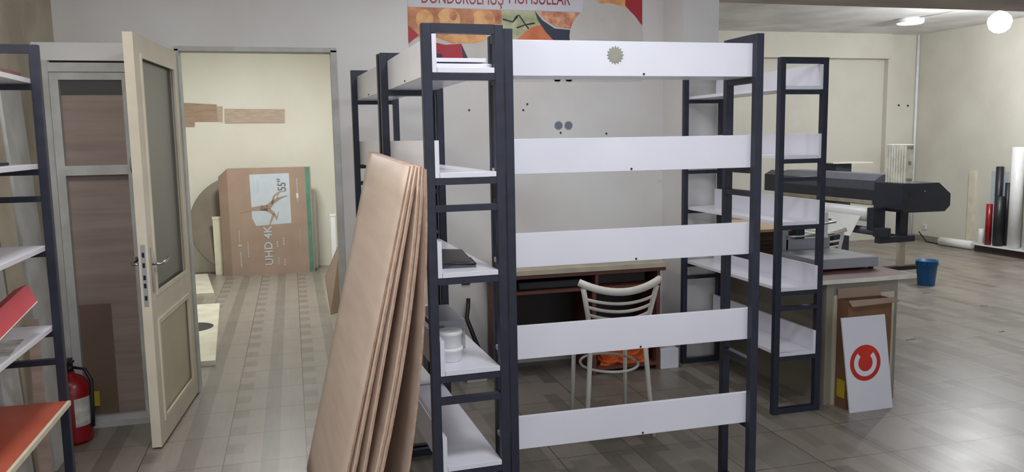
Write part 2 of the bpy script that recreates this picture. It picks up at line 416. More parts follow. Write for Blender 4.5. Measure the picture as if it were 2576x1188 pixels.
B(-.02, .115, -.004, .30, .075, .115, bev=.004).build('lid', 'machine', bx)
B(.005, .03, -.007, -.004, .082, .095).build('label', 'ink', bx)
cs = thing('laptop_case', 'flat black case lying on the middle shelf of the end rack', 'case', (.492, 2.82, z3), math.radians(-3))
MB().hexa([(0, 0, 0), (.135, .0, 0), (.135, .30, 0), (0, .30, 0), (.0, .01, .03), (.125, .01, .02), (.125, .29, .028), (0, .29, .035)]).build('body', 'dark', cs)
MB().tube([(.0, .008, .016), (.133, .003, .012), (.136, .15, .013)], .003).build('zip', 'steel', cs)
tag(MB().tube([(.520+.03*math.cos(a*.5)*(1), 3.2+.05*math.sin(a*.5), z3+.05+.012*a*.3) for a in range(-2, 16)], .005).build('cable_coil', 'dark'), 'coiled black cable behind the black case on the rack', 'cable')
for i, (zz, l2, lab) in enumerate(((0, .90, 'lower loose white board on the end rack top shelf'), (.0185, .88, 'upper loose white board on the end rack top shelf'))):
    o = B(-.165+.0, .033-.02*i, .012, l2, 0, .013, bev=.001).build('loose_board', 'lam'); o.location = (.655, 2.76, z1+.003+zz); o.rotation_euler = (0, 0, math.radians(2.2))
    tag(o, lab, 'board', 'loose boards on the top shelf')
# ================================================================ things on left rack
LX0, LX1 = -1.17, -.925
o = B(-.285, -.012, -.953, -.0, 0, .018).build('orange_board', 'orangeb'); o.location = (-.893, 3.466, .474)
tag(o, 'orange board with a chipped pale edge on the lowest shelf of left rack', 'board')
e = B(-.012, .0, -.953, 0, 0, .018).build('edge_strip', 'offw', o, 'chipped cream edge')
def leanslab(name, a, b_, wv, th, mat, lab, edge=None):
    a, b_, wv = Vector(a), Vector(b_), Vector(wv)
    n = (b_-a).cross(wv).normalized()*th
    if n.z > 0: n = -n
    t = thing(name, lab, 'board', tuple(a))
    a0 = Vector((0, 0, 0)); b0 = b_-a
    MB().hexa([a0+n, b0+n, b0+wv+n, wv+n, a0, b0, b0+wv, wv]).build('panel', mat, t)
    if edge:
        o_ = -wv.normalized()*.003
        MB().hexa([a0+n, b0+n, b0+n+o_, a0+n+o_, a0, b0, b0+o_, a0+o_]).build('edge_strip', edge, t, 'pale edge')
    return t
leanslab('red_board', (-.933, 3.30, .93), (-.937, 2.72, .862), (-.03, .0, .065), .05, 'redb', 'red board with white edge tilted on the fourth shelf of left rack', 'lamedge')
o = B(0, .17, 0, .24, 0, .004).build('printed_sheet', 'paper'); o.location = (-1.12, 3.0, .777+.018); o.rotation_euler = (0, 0, .1)
tag(o, 'printed paper sheet lying under the tilted red board', 'paper')
o = B(0, .2, 0, .5, 0, .014).build('maroon_board', 'maroon'); o.location = (-1.15, 2.9, 1.735+.019)
tag(o, 'dark red board lying on the top shelf of left rack', 'board')
o = B(0, .16, 0, .4, 0, .01).build('dark_sheet', 'dark'); o.location = (-1.16, 2.95, 1.412+.019)
tag(o, 'dark thin sheet on the second shelf of left rack', 'board')
# dirty panels leaning on the left wall
for i, (y, wd, z, mt, lab) in enumerate(((3.52, .21, 1.72, 'fade', 'stained grey panel leaning on left wall, nearest one'), (3.76, .22, 1.66, 'leftw', 'stained beige panel leaning on left wall, middle one'), (4.02, .28, 1.78, 'fade', 'stained grey panel leaning on left wall beside the cupboard'))):
    o = MB().hexa([(.0, 0, 0), (.02, 0, 0), (.02, wd, 0), (0, wd, 0), (-.09, 0, z), (-.07, 0, z), (-.07, wd, z), (-.09, wd, z)]).build('leaning_panel', mt)
    o.location = (-1.14, y, 0); tag(o, lab, 'panel', 'panels leaning on the left wall')
tag(MB().hexa([(-1.08, 3.65, 0), (-1.04, 3.65, 0), (-1.04, 3.67, 0), (-1.08, 3.67, 0), (-1.135, 3.85, .75), (-1.095, 3.85, .75), (-1.095, 3.87, .75), (-1.135, 3.87, .75)]).build('wood_plank', 'ply'), 'short brown lath leaning behind the left rack', 'plank')
# ================================================================ fire extinguisher
ex = thing('fire_extinguisher', 'red fire extinguisher standing on floor before the cupboard', 'fire extinguisher', (-1.135, 4.42, 0)); ex.scale = (1.1, 1.1, .80)
MB().lathe([(.06, 0), (.078, .008), (.082, .03), (.082, .33), (.075, .38), (.05, .42), (.022, .44), (.02, .46)], (0, 0, 0), 32).build('cylinder', 'red', ex)
MB().lathe([(.018, .46), (.018, .50)], (0, 0, 0), 16).box(-.012, .012, -.07, .05, .50, .512).box(-.01, .01, -.075, .03, .525, .535).build('valve', 'dark', ex)
MB().tube([(.02, .0, .48), (.07, -.02, .47), (.095, -.03, .40), (.092, -.03, .2), (.088, -.03, .1)], .009).build('hose', 'dark', ex)
lb = MB()
for k_ in range(8):
    a0 = math.radians(-70+k_*9); a1 = math.radians(-70+(k_+1)*9)
    lb.hexa([(math.cos(a)*r, math.sin(a)*r, z) for z in (.12, .30) for (a, r) in ((a0, .0815), (a1, .0815), (a1, .0835), (a0, .0835))])
lb.build('label', 'paper', ex, 'white printed label')
lb = MB()
for k_ in range(5):
    a0 = math.radians(-125+k_*7); a1 = math.radians(-125+(k_+1)*7)
    lb.hexa([(math.cos(a)*r, math.sin(a)*r, z) for (z, rr_) in ((.345, .083), (.41, .062)) for (a, r) in ((a0, rr_-.004), (a1, rr_-.004), (a1, rr_), (a0, rr_))])
lb.build('tag', 'white', ex, 'white tag')
# ================================================================ leaning wood sheets
NS = 6
near = [(.043, .003, .383), (.070, .0, .391), (.110, .0, .399), (.122, .038, .407), (.134, .042, .415), (.258, .042, .4235)]
yn = [2.73, 2.70, 2.68, 2.66, 2.65, 2.665]
yf = [3.70, 3.69, 3.685, 3.68, 3.67, 3.66]
zt = [1.410, 1.412, 1.408, 1.410, 1.405, 1.40]
labs = ['outermost pale wood sheet leaning on the racks, its broad face showing', 'second of the leaning wood sheets, counted from its broad face side', 'third leaning wood sheet, in the middle left of the stack', 'fourth leaning wood sheet, in the middle right of the stack', 'fifth leaning wood sheet, bowed, next to the innermost', 'innermost bowed wood sheet, touching the racks']
def sheet(k, th=.0075):
    n = 14; bm = bmesh.new(); grid = {}
    xb, bow, xt = near[k]
    for side in (0, 1):
        for i in range(n+1):
            t = i/n
            for j in range(9):
                s_ = j/8; y = yn[k]+(yf[k]-yn[k])*s_
                x = (xb+(xt-xb)*t) + bow*4*t*(1-t) - .045*s_ + side*th
                z = zt[k]*t + .036*s_*t
                grid[side, i, j] = bm.verts.new((x, y, z))
    def q(*v): 
        f = bm.faces.new(v); f.smooth = True
    for i in range(n):
        for j in range(8):
            for sd in (0, 1): q(grid[sd, i, j], grid[sd, i+1, j], grid[sd, i+1, j+1], grid[sd, i, j+1])
        for j in (0, 8): 
            f = bm.faces.new((grid[0, i, j], grid[1, i, j], grid[1, i+1, j], grid[0, i+1, j])); f.material_index = 1
    for j in range(8):
        for i in (0, n):
            f = bm.faces.new((grid[0, i, j], grid[1, i, j], grid[1, i, j+1], grid[0, i, j+1])); f.material_index = 1
    mb = MB(); mb.bm.free(); mb.bm = bm
    o = mb.build('wood_sheet', 'grain'); o.data.materials.append(M['mdfedge'])
    return tag(o, labs[k], 'wood sheet', 'wood sheets leaning on the racks')
for k in range(NS): sheet(k)
# ================================================================ poster
po = thing('food_poster', 'food shop poster with red lettering and bread pictures high on back wall', 'poster', (0, YB, 0))
def patch(name, px, mat, layer, label=None):
    pts = []
    for (x, y) in px:
        p = at(x, y, Y=YB); pts.append((p.x, -.0006*layer, p.z))
    return MB().prism(pts, (0, -.0005, 0)).build(name, mat, po, label)
XA, XB = at(1025, 17, Y=YB).x, at(1615, 40, Y=YB).x
MB().box(XA, XB, -.0012, 0, 1.86, 2.52).build('backing', 'pd', po)
L_ = 3
patch('picture', [(1025, 17), (1262, 26), (1262, 70), (1140, 110), (1100, 95), (1060, 90), (1027, 105)], 'pb', L_, 'picture of golden bread rolls')
def ell(cx_, cy_, rx, ry, n=24, a0=0, a1=360): return [(cx_+rx*math.cos(math.radians(a0+(a1-a0)*i/n)), cy_+ry*math.sin(math.radians(a0+(a1-a0)*i/n))) for i in range(n)]
for (cx_, cy_, rx, ry) in ((1068, 48, 22, 24), (1128, 50, 30, 30), (1215, 50, 30, 26), (1170, 95, 55, 14)): patch('bread_roll', ell(cx_, cy_, rx, ry), 'pbl', L_+1)
for (cx_, cy_, rx, ry) in ((1140, 40, 9, 12), (1230, 42, 12, 9), (1100, 60, 6, 20), (1185, 50, 8, 16)): patch('bread_shade', ell(cx_, cy_, rx, ry), 'pb', L_+2)
patch('red_corner', [(1027, 64), (1053, 88), (1028, 110)], 'pr', L_+3)
patch('herb_picture', [(1262, 26), (1350, 29), (1372, 60), (1390, 110), (1262, 110)], 'pg', L_)
st = MB()
for poly in ([(1290, 55), (1300, 40), (1306, 38), (1322, 62), (1330, 72)], [(1265, 48), (1290, 55), (1302, 42)], [(1300, 70), (1322, 62), (1345, 58)]):
    st.tube([at(x, y, Y=YB-.0045)-Vector((0, YB, 0)) for x, y in poly], .004, 6)
st.build('herb_stem', 'pn', po)
patch('orange_slice', [(1290, 108), (1330, 72), (1362, 62), (1385, 85), (1392, 108)], 'po', L_+1)
patch('bowl', [(1345, 27), (1362, 50), (1395, 72), (1440, 76), (1430, 110), (1400, 110), (1372, 80), (1352, 50)], 'pn', L_+2)
patch('meat_picture', [(1352, 28), (1470, 33), (1470, 50), (1450, 66), (1435, 72), (1400, 68), (1372, 52)], 'pmeat', L_+2)
patch('bread_picture', [(1500, 0), (1575, 0), (1590, 18), (1560, 22), (1510, 12)], 'pbl', L_+1)
patch('red_corner', [(1573, 0), (1615, 0), (1615, 64), (1592, 36), (1572, 14)], 'pr', L_+2)
patch('pale_disc', ell(1524, 92, 92, 84, 36), 'pd', L_+3)
patch('red_band', [(1082, 104), (1120, 113), (1160, 110), (1174, 150), (1082, 150)], 'pr', L_+3)
patch('navy_band', [(1160, 110), (1178, 150), (1165, 150)], 'pn', L_+4)
patch('navy_band', [(1085, 138), (1108, 138), (1112, 150), (1085, 150)], 'pn', L_+4)
patch('white_band', [(1000, 16), (1465, 30), (1465, -40), (1000, -40)][0:0] or [(1026, 17), (1465, 31), (1468, -45), (1026, -45)], 'pw', L_+2)
for (t_, x0, x1, yb) in (('DONDURULMUŞ', 1058, 1264, 12), ('MƏHSULLAR', 1278, 1432, 13)):
    a = at(x0, 8, Y=YB); b_ = at(x1, 12, Y=YB)
    cu = bpy.data.curves.new('lettering', 'FONT'); cu.body = t_; cu.size = .1; cu.extrude = .0004; cu.space_character = 1.0
    o = bpy.data.objects.new('lettering', cu); COL.objects.link(o); cu.materials.append(M['pt'])
    bpy.context.view_layer.update()
    wd = max(.01, o.dimensions.x)
    # pack the words to the poster's width in condensed capitals
    o.parent = po; o.rotation_euler = (math.radians(90), 0, 0)
    zb = at((x0+x1)/2, yb-2, Y=YB).z
    o.location = (a.x, -.005, zb); o.scale = ((b_.x-a.x)/wd, 1.1, 1)
# ================================================================ desk + back wall items
dk = thing('desk', 'brown desk with pale top against back wall, behind the chair', 'desk', (1.17, 4.62, 0))
DW = 1.10
B(0, DW, 0, .42, .672, .70).build('desk_top', 'beige', dk)
B(.01, DW-.01, .01, .42, .648, .672).build('apron', 'wood', dk)
for x in (0.02, .60): B(x, x+.025, .03, .42, 0, .55).build('side_panel', 'wood', dk)
for x in (.02, .62, 1.04): B(x, x+.02, .03, .42, .565, .648).build('divider', 'wood', dk)
B(1.035, 1.06, .03, .42, 0, .55).build('side_panel', 'wood', dk)
B(.02, 1.06, .02, .42, .55, .568).build('shelf', 'wood', dk)
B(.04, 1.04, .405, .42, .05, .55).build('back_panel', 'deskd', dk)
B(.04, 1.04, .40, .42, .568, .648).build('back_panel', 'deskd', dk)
B(.625, 1.035, .03, .40, .03, .05).build('shelf', 'wood', dk)
B(.625, 1.035, .03, .40, .20, .22).build('shelf', 'wood', dk)
tag(B(1.30, 1.7, 4.68, 4.9, .569, .62, bev=.008).build('keyboard_case', 'dark'), 'black case pushed into the left slot of the desk', 'case')
tag(B(1.815, 2.16, 4.72, 4.98, .569, .64, bev=.008).build('keyboard_case', 'deskd'), 'dark case pushed into the right slot of the desk', 'case')
cm = MB(); random.seed(3)
cm.box(-.16, .16, -.09, .09, 0, .09)
bmesh.ops.subdivide_edges(cm.bm, edges=cm.bm.edges[:], cuts=5, use_grid_fill=True)
for v in cm.bm.verts:
    v.co += Vector((random.uniform(-.018, .018), random.uniform(-.018, .018), random.uniform(-.02, .02) if v.co.z > .03 else 0)); v.co.z = max(0, v.co.z)
o = cm.build('folded_cloth', 'cloth'); o.location = (2.0, 4.77, .05+.001)
tag(o, 'crumpled orange cloth on the desk pedestal floor, behind the chair', 'cloth')
tag(B(2.235, 2.36, 4.64, 4.75, 0, .13, bev=.003).build('white_carton', 'lam'), 'small white carton on the floor at right end of desk', 'box')
bl = thing('small_box', 'small white box with a dark triangle mark on floor by back wall', 'box', (.98, 4.74, 0), .1)
B(0, .13, 0, .10, 0, .125, bev=.002).build('carton', 'fade', bl)
MB().prism([(.04, -.001, .09), (.09, -.001, .09), (.065, -.001, .07)], (0, -.001, 0)).build('mark', 'dark', bl)
tag(B(1.0, 1.16, 4.58, 4.72, 0, .05, bev=.004).build('tan_box', 'card'), 'flat tan box lying before the small white box', 'box') if False else None
s_ = thing('wall_socket', 'black wall socket low on back wall behind the end rack', 'socket', (1.055, YB, .585))
B(-.028, .028, -.012, 0, -.028, .028, bev=.003).build('plate', 'dark', s_)
MB().lathe([(.02, -.014), (.018, -.012)], (0, 0, 0), 20, 'Y').build('socket_hole', 'steel', s_)
tag(MB().tube([(1.06, 5.03, .47), (1.05, 5.0, .42), (1.03, 4.95, .36), (1.08, 4.9, .2), (1.14, 4.85, .06), (1.17, 4.8, .012)], .014).build('thick_cable', 'dark'), 'thick black cable hanging down by back wall near the socket', 'cable')
tag(B(.75, .95, 4.80, 5.0, 0, .30, bev=.01).build('black_bin_box', 'dark'), 'black box on the floor by back wall behind the end rack', 'box')
# ================================================================ chair
def make_chair(name, label, loc, rz, group=None):
    """local: origin between the feet, +y towards the front of the seat, back at -y"""
    t = thing(name, label, 'chair', loc, rz, group)
    zb = .80
    for sx in (-1, 1):
        MB().tube([(sx*.175, -.20, 0), (sx*.155, -.18, .25), (sx*.142, -.165, .45), (sx*.155, -.18, .62), (sx*.185, -.205, zb-.03)], .0125, 12).build('back_leg', 'chair', t)
        MB().tube([(sx*.15, .20, 0), (sx*.14, .175, .44)], .011, 12).build('front_leg', 'chair', t)
    def arc(z, hw, dip, y, n=14, yd=.045): return [(hw*(2*i/n-1), y-yd*(1-(2*i/n-1)**2), z-dip*(1-(2*i/n-1)**2)) for i in range(n+1)]
    MB().tube(arc(zb, .205, .048, -.195), .0185, 14).build('top_rail', 'chair', t)
    for i, z in enumerate((.715, .675, .635, .595)):
        MB().tube(arc(z, .172-.008*i, .022, -.19+.004*i), .0075, 10).build('back_rail', 'chair', t)
    MB().lathe([(.15, .44), (.185, .445), (.19, .46), (.18, .475), (.12, .48)], (0, .01, 0), 32).build('seat', 'chair', t)
    rg = [(.148*math.cos(a)*1.0, .0-.17*math.sin(a)*1.0, .335) for a in [math.pi*i/14 for i in range(15)]]
    MB().tube(rg, .007, 8).build('ring', 'chair', t)
    rg = [(.146*math.cos(a), .185*math.sin(a), .335) for a in [math.pi*i/14 for i in range(15)]]
    MB().tube(rg, .007, 8).build('ring', 'chair', t)
    return t
c1 = make_chair('metal_chair', 'white metal cafe chair facing the desk, seen through the front rack', (1.535, 3.80, 0), math.radians(-6))
c2 = copy_tree(c1); c2.location = (3.88, 5.28, 0); c2.rotation_euler = (0, 0, math.radians(-48)); c2['label'] = 'white metal cafe chair standing behind the counter press, beside the plotter'
# ================================================================ counter and things on it
ct = thing('counter', 'grey counter with dark red top and pale edging, right of the racks', 'counter', (2.78, 3.73, 0))
CW, CL = .46, 1.75
B(0, CW, 0, CL, .0, .682).build('body', 'counter', ct)
cf = MB(); cf.box(.04, .11, -.012, 0, .0, .615); cf.box(.37, .43, -.012, 0, 0, .615); cf.box(.11, .37, -.012, 0, .57, .615); cf.box(.11, .37, -.012, 0, 0, .05)
cf.build('frame_trim', 'counterl', ct)
B(.11, .37, -.006, 0, .05, .57).build('door_panel', 'counterl', ct)
B(-.05, .56, -.02, CL, .684, .702).build('counter_top', 'maroon', ct)
ed = MB(); ed.box(-.05, .56, -.024, -.02, .682, .704); ed.box(-.054, -.05, -.024, CL, .682, .704); ed.box(.56, .564, -.024, CL, .682, .704)
ed.build('edge_strip', 'lamedge', ct, 'pale edge')
# press / cutter
pr_ = thing('flat_press', 'grey flatbed press with lever arm standing on the counter', 'press', (2.93, 3.95, .703))
B(-.06, .36, 0, .42, .012, .072, bev=.006).build('bed', 'machine', pr_)
for x, y in ((-.03, .03), (.33, .03), (-.03, .38), (.33, .38)): MB().lathe([(.015, 0), (.015, .012)], (x, y, 0), 12).build('foot', 'dark', pr_)
B(.02, .34, .421, .47, .012, .14, bev=.004).build('back_rail', 'machine', pr_)
B(.0, .04, .421, .46, .012, .26, bev=.004).build('head_post', 'machine', pr_)
B(.08, .14, .40, .46, .14, .24, bev=.004).build('motor', 'dark', pr_)
MB().tube([(.02, .44, .235), (.36, .45, .25)], .009).build('upper_rod', 'chrome', pr_)
MB().tube([(.02, .40, .155), (.36, .41, .16)], .009).build('lower_rod', 'chrome', pr_)
MB().tube([(.03, .42, .23), (.16, .36, .225), (.34, .37, .24)], .007).build('lever_arm', 'chrome', pr_)
B(.26, .30, .39, .43, .14, .30, bev=.003).build('bracket', 'white', pr_)
for i in range(5):
    o = B(0, .50, 0, .48, 0, .028).build('board_offcut', 'tand'); o.location = (2.77+.006*(i % 2), 4.72+.008*((i*2) % 3), .703+.029*i)
    tag(o, ('lowest', 'second lowest', 'middle', 'second highest', 'fourth')[i] + ' brown board in the pile on the counter, under the tan top board' if i < 4 else 'brown board directly under the tan top board on the counter', 'board', 'boards piled on the counter')
o = B(0, .52, 0, .62, 0, .018).build('board_offcut', 'tan'); o.location = (2.76, 4.70, .703+.029*5)
tag(o, 'tan top board of the pile on the counter', 'board', 'boards piled on the counter')
# cardboard box + logo sign before the counter
cb = thing('tall_carton', 'tall open brown carton standing against the counter end', 'carton', (2.835, 3.618, 0))
kx = .275
cc = MB(); cc.box(0, .004, 0, .09, 0, .60); cc.box(kx-.004, kx, 0, .09, 0, .60); cc.box(.004, kx-.004, 0, .004, 0, .60); cc.box(.004, kx-.004, .096, .09, 0, .60); cc.box(.004, kx-.004, .004, .086, 0, .004)
cc.build('carton_body', 'card2', cb)
MB().hexa([(0, -.03, .575), (kx+.02, -.03, .585), (kx+.02, .0, .60), (0, 0, .60), (0, -.032, .579), (kx+.02, -.032, .589), (kx+.02, .0, .605), (0, 0, .605)]).build('flap', 'card', cb)
MB().hexa([(-.0, .086, .60), (kx, .086, .60), (kx, .09, .60), (0, .09, .60), (.0, .090, .655), (kx-.01, .090, .655), (kx-.01, .094, .655), (.0, .094, .655)]).build('flap', 'card', cb)
B(-.002, 0, .01, .075, .06, .16).build('yellow_label', 'yellowl', cb, 'yellow label'); B(.01, .05, -.002, 0, .06, .15).build('yellow_label', 'yellowl', cb, 'yellow label')
BL, BR, TR, TL = at(2138, 1040, Z=0), at(2242, 1024, Z=0)+Vector((0, -.012, 0)), at(2228, 791, Y=3.604), at(2117, 801, Y=3.604)
sg = thing('logo_sign', 'white sign board with round red and white logo, leaning on the carton', 'sign', tuple(BL))
ux = (BR-BL).normalized(); wS = (BR-BL).length; uz = (TL-BL).normalized(); hS = (TL-BL).length; nn = uz.cross(ux).normalized()
if nn.y > 0: nn = -nn
uz = nn.cross(ux).normalized()
if uz.z < 0: uz = -uz
def SP(a, b_, c=0): return ux*a+uz*b_+nn*c
qa = [(0, 0), (wS, 0), ((TR-BL).dot(ux), (TR-BL).dot(uz)), ((TL-BL).dot(ux), (TL-BL).dot(uz))]
MB().prism([SP(a_, b_, -.008) for a_, b_ in qa], nn*.008).build('board', 'lam', sg)
lc = (at(2180, 914, Y=3.58)-BL); ca, cbv = lc.dot(ux), lc.dot(uz)
R0 = .098
def ring(r0, r1, a0, a1, c, n=48, sy=1.0):
    mb = MB()
    for i in range(n):
        A, B_ = math.radians(a0+(a1-a0)*i/n), math.radians(a0+(a1-a0)*(i+1)/n)
        pts = [SP(ca+r*math.cos(a), cbv+r*sy*math.sin(a), cc_) for cc_ in (c, c+.0006) for (r, a) in ((r0, A), (r1, A), (r1, B_), (r0, B_))]
        mb.hexa(pts)
    return mb
ring(.0005, R0, 0, 360, .0004).build('logo_disc', 'logo', sg, 'round red logo')
ring(.046, .073, 90+42, 90+318, .0012).build('logo_ring', 'lam', sg, 'white open ring of the logo')
# ================================================================ plotter
pt = thing('wide_format_plotter', 'large dark wide format plotter printer on castored stand', 'printer', (5.76, 6.62, 0), math.radians(2.5))
PL = 2.25
def prof(pts, y0, y1): return MB().prism([(x, y0, z) for x, z in pts], (0, y1-y0, 0))
prof([(0, .73), (.0, .985), (.45, .985), (.60, .87), (.60, .75), (.54, .70), (.54, .695), (.03, .70)], 0, .38).build('carriage_end', 'printer', pt)
prof([(0.02, .86), (.0, 1.0), (.10, 1.06), (.32, 1.06), (.50, .98), (.52, .86)], .38, PL-.3).build('lid', 'printerl', pt, 'grey hinged lid')
prof([(-.0, .765), (-.0, .90), (.50, .90), (.50, .74), (.06, .74)], .38, PL-.3).build('beam_body', 'printer', pt)
prof([(-.01, .755), (-.02, .79), (.02, .80), (.02, .75)], .40, PL-.3).build('paper_lip', 'beige', pt, 'pale paper lip')
prof([(0, .80), (0, 1.0), (.1, 1.05), (.45, 1.0), (.55, .86), (.5, .76)], PL-.3, PL).build('carriage_end', 'printer', pt)
B(.27, .275, -.003, .0, .90, .915).build('badge', 'white', pt)
B(.08, .15, -.003, .0, .86, .90).build('display', 'deskd', pt)
for y in (.14, PL-.42):
    B(.12, .22, y, y+.06, .40, .74).build('stand_leg', 'printer', pt)
    B(.135, .205, y+.006, y+.054, .13, .40).build('lower_leg', 'counterl', pt, 'pale lower leg section')
    B(-.12, .50, y-.01, y+.07, .10, .14, bev=.004).build('stand_foot', 'dark', pt)
    for x in (-.08, .44):
        c_ = MB().lathe([(.035, -.018), (.038, -.012), (.038, .012), (.035, .018)], (x, y+.03, .038), 20, 'Y').box(x-.012, x+.012, y+.015, y+.045, .05, .10)
        c_.build('caster', 'dark', pt)
B(-.2, .24, .06, .13, .40, .46, bev=.005).build('take_up_arm', 'printer', pt)
B(-.2, -.08, .04, .16, .46, .55, bev=.008).build('take_up_motor', 'printer', pt)
MB().lathe([(.04, .16), (.04, PL-.4)], (-.12, 0, .50), 20, 'Y').build('take_up_roller', 'printerl', pt)
B(.12, .15, .2, PL-.42, .42, .46).build('stretcher', 'dark', pt)
MB().lathe([(.03, .29), (.075, .30), (.075, PL-.5), (.03, PL-.49)], (-.10, 0, .665), 24, 'Y').build('media_roll', 'white', pt, 'white paper roll')
B(-.17, -.02, .19, .28, .52, .74, bev=.006).build('roll_bracket', 'printer', pt)
MB().hexa([(-.30, .36, .45), (-.30, PL-.55, .45), (-.296, PL-.55, .45), (-.296, .36, .45), (-.175, .36, .65), (-.175, PL-.55, .65), (-.171, PL-.55, .65), (-.171, .36, .65)]).build('paper_sheet', 'white', pt, 'hanging white paper')
# radiator on top of the plotter
rd = thing('radiator', 'white ribbed radiator section standing on end of the plotter', 'radiator', (5.80, 6.64, .986), math.radians(2.5))
for i in range(8):
    MB().box(0, .10, i*.034, i*.034+.026, 0, .385, bev=.006).build('fin', 'lamedge', rd)
B(.012, .088, .0, .262, .02, .05).build('header', 'lamedge', rd); B(.012, .088, .0, .262, .335, .365).build('header', 'lamedge', rd); B(.03, .07, .0, .262, .18, .22).build('header', 'lamedge', rd)
tag(B(6.22, 6.44, 8.25, 8.5, .0, 1.13, bev=.004).build('black_cabinet', 'printer'), 'dark tall box behind the plotter lid by far wall', 'box')
o = B(0, .5, 0, .3, 0, .012).build('papers_pile', 'offw'); o.location = (6.16, 8.22, 1.1305); o.rotation_euler = (0, 0, -.15)
tag(o, 'thin pale board lying on the dark box behind the plotter', 'board')
# blue bin
bn = thing('waste_bin', 'blue plastic waste bin on floor before the plotter', 'bin', (5.94, 6.46, 0))
MB().lathe([(.075, 0), (.078, .004), (.098, .235), (.103, .235), (.103, .245), (.094, .245), (.074, .01), (.03, .008)], (0, 0, 0), 28).build('bucket', 'blue', bn)
rm = MB()
for i in range(14):
    a = 2*math.pi*i/14
    rm.tube([(.099*math.cos(a), .099*math.sin(a), .20), (.101*math.cos(a+.2), .101*math.sin(a+.2), .225)], .003, 6)
rm.build('rim_pattern', 'blue', bn)
# ================================================================ right wall platform and rolls
pf = thing('low_platform', 'low white platform with dark plinth along right wall', 'platform', (8.12, 5.6, 0))
B(0, .235, 0, 2.52, .085, .10).build('platform_top', 'white', pf); B(.03, .235, 0, 2.50, 0, .085).build('plinth', 'deskd', pf)
zb = .101
def roll(x, y, r, h, mat, lab, tilt=0):
    o = MB().lathe([(r*.55, 0), (r, .002), (r, h), (r*.55, h+.002)], (0, 0, 0), 24).build('vinyl_roll', mat)
    o.location = (x, y, zb); tag(o, lab, 'roll', 'rolls standing on the platform'); return o
roll(8.17, at(2485, 600, X=8.17).y, .036, .50, 'red', 'short red roll standing on the platform')
roll(8.20, at(2510, 600, X=8.20).y, .055, .60, 'dark', 'thick short black roll beside the red roll')
roll(8.31, at(2506, 600, X=8.31).y, .042, .95, 'dark', 'tall black roll behind the short rolls')
roll(8.30, at(2529, 600, X=8.30).y, .032, .76, 'dark', 'thin black roll between thick black and white rolls')
roll(8.22, at(2550, 600, X=8.22).y, .068, 1.19, 'white', 'tall thick white roll, left of the two white rolls')
roll(8.22, at(2588, 600, X=8.22).y, .068, 1.19, 'white', 'tall thick white roll at the right photo edge')
tag(B(8.3535, 8.3595, 7.85, 8.10, .101, .99).build('white_sheet', 'plabel'), 'pale blue white sheet standing on platform against right wall', 'sheet')
tag(MB().lathe([(.03, 0), (.034, .002), (.034, .18), (.03, .182)], (8.2, at(2468, 600, X=8.2).y, zb), 16).build('vinyl_roll', 'white'), 'very short white roll left of the red roll', 'roll')
fr_ = MB().lathe([(.025, 0), (.055, .002), (.055, .50), (.025, .502)], (0, 0, .056), 24, 'Y').build('paper_roll', 'white'); fr_.location = (8.22, 8.16+.03, 0); fr_.rotation_euler = (0, 0, .06)
tag(fr_, 'white paper roll lying on floor by the right wall', 'roll')
tag(MB().lathe([(.015, 0), (.03, .002), (.03, .42), (.015, .422)], (8.325, 8.22, .031), 24, 'Y').build('paper_roll', 'white'), 'thinner white roll lying behind the floor roll at the wall', 'roll')
tag(MB().tube([(8.30, 9.2, .12), (8.25, 9.0, .01), (8.22, 8.8, .008), (8.28, 8.68, .008)], .008).build('floor_cable', 'dark'), 'black cable on floor along the right wall', 'cable')
sk = thing('wall_socket', 'white wall socket low on the right wall above the cable', 'socket', (XR, 9.16, .19))
B(-.012, 0, -.035, .035, -.035, .035, bev=.003).build('plate', 'white', sk); MB().lathe([(.02, -.014), (.018, -.012)], (0, 0, 0), 20, 'X').build('socket_hole', 'fade', sk)
# pegs / screws in walls
for i, (x, y) in enumerate(((2260, 265), (2283, 266))):
    p = at(x, y, Y=9.42); tag(MB().lathe([(.012, -.012), (.012, 0)], (p.x, 9.42, p.z), 12, 'Y').build('wall_plug', 'dark'), ('left', 'right')[i]+' one of two dark plugs high on the far pier', 'wall plug', 'plugs on the far pier')
for i, (x, y) in enumerate(((1410, 334), (1525, 336), (1326, 262), (1316, 277), (1180, 277))):
    p = at(x, y, Y=YB); tag(MB().lathe([(.006, -.006), (.006, 0)], (p.x, YB, p.z), 10, 'Y').build('wall_screw', 'dark'), ('dark screw in back wall below the blue star stickers', 'dark screw in back wall right of the star stickers', 'upper dark screw of the pair left of the stars', 'lower dark screw of the pair left of the stars', 'dark screw in the wall seen through the end rack')[i], 'screw')
# ================================================================ storeroom things
SY = 9.95
def wallpatch(px, mat, lab, Y=SY, th=.01):
    pts = [at(x, y, Y=Y) for x, y in px]
    o = MB().prism([(p.x, Y, p.z) for p in pts], (0, -th, 0)).build('wall_board', mat); return tag(o, lab, 'board')
wallpatch([(462, 259), (545, 263), (547, 306), (490, 306), (490, 319), (464, 319)], 'clay', 'brown stepped panel on the storeroom wall')
wallpatch([(547, 268), (560, 268), (560, 307), (548, 306)], 'clay2', 'narrow pale pink strip between the two storeroom wall panels')
wallpatch([(565, 274), (716, 275), (716, 309), (566, 310)], 'clay2', 'long pinkish panel on the storeroom wall')
o = MB().lathe([(.55, -.012), (.56, -.008), (.56, .008), (.55, .012)], (0, 0, 0), 56, 'Y').build('round_tabletop', 'disc')
o.location = (-.60, 9.80, .568); o.rotation_euler = (math.radians(-11), 0, 0)
tag(o, 'large round grey tabletop leaning on storeroom wall behind the carton', 'tabletop')
tv = thing('tv_carton', 'brown television carton with green stripe standing on end in storeroom', 'carton', (-.70, 9.50, 0), math.radians(-1.5))
bw, bh = .90, 1.21
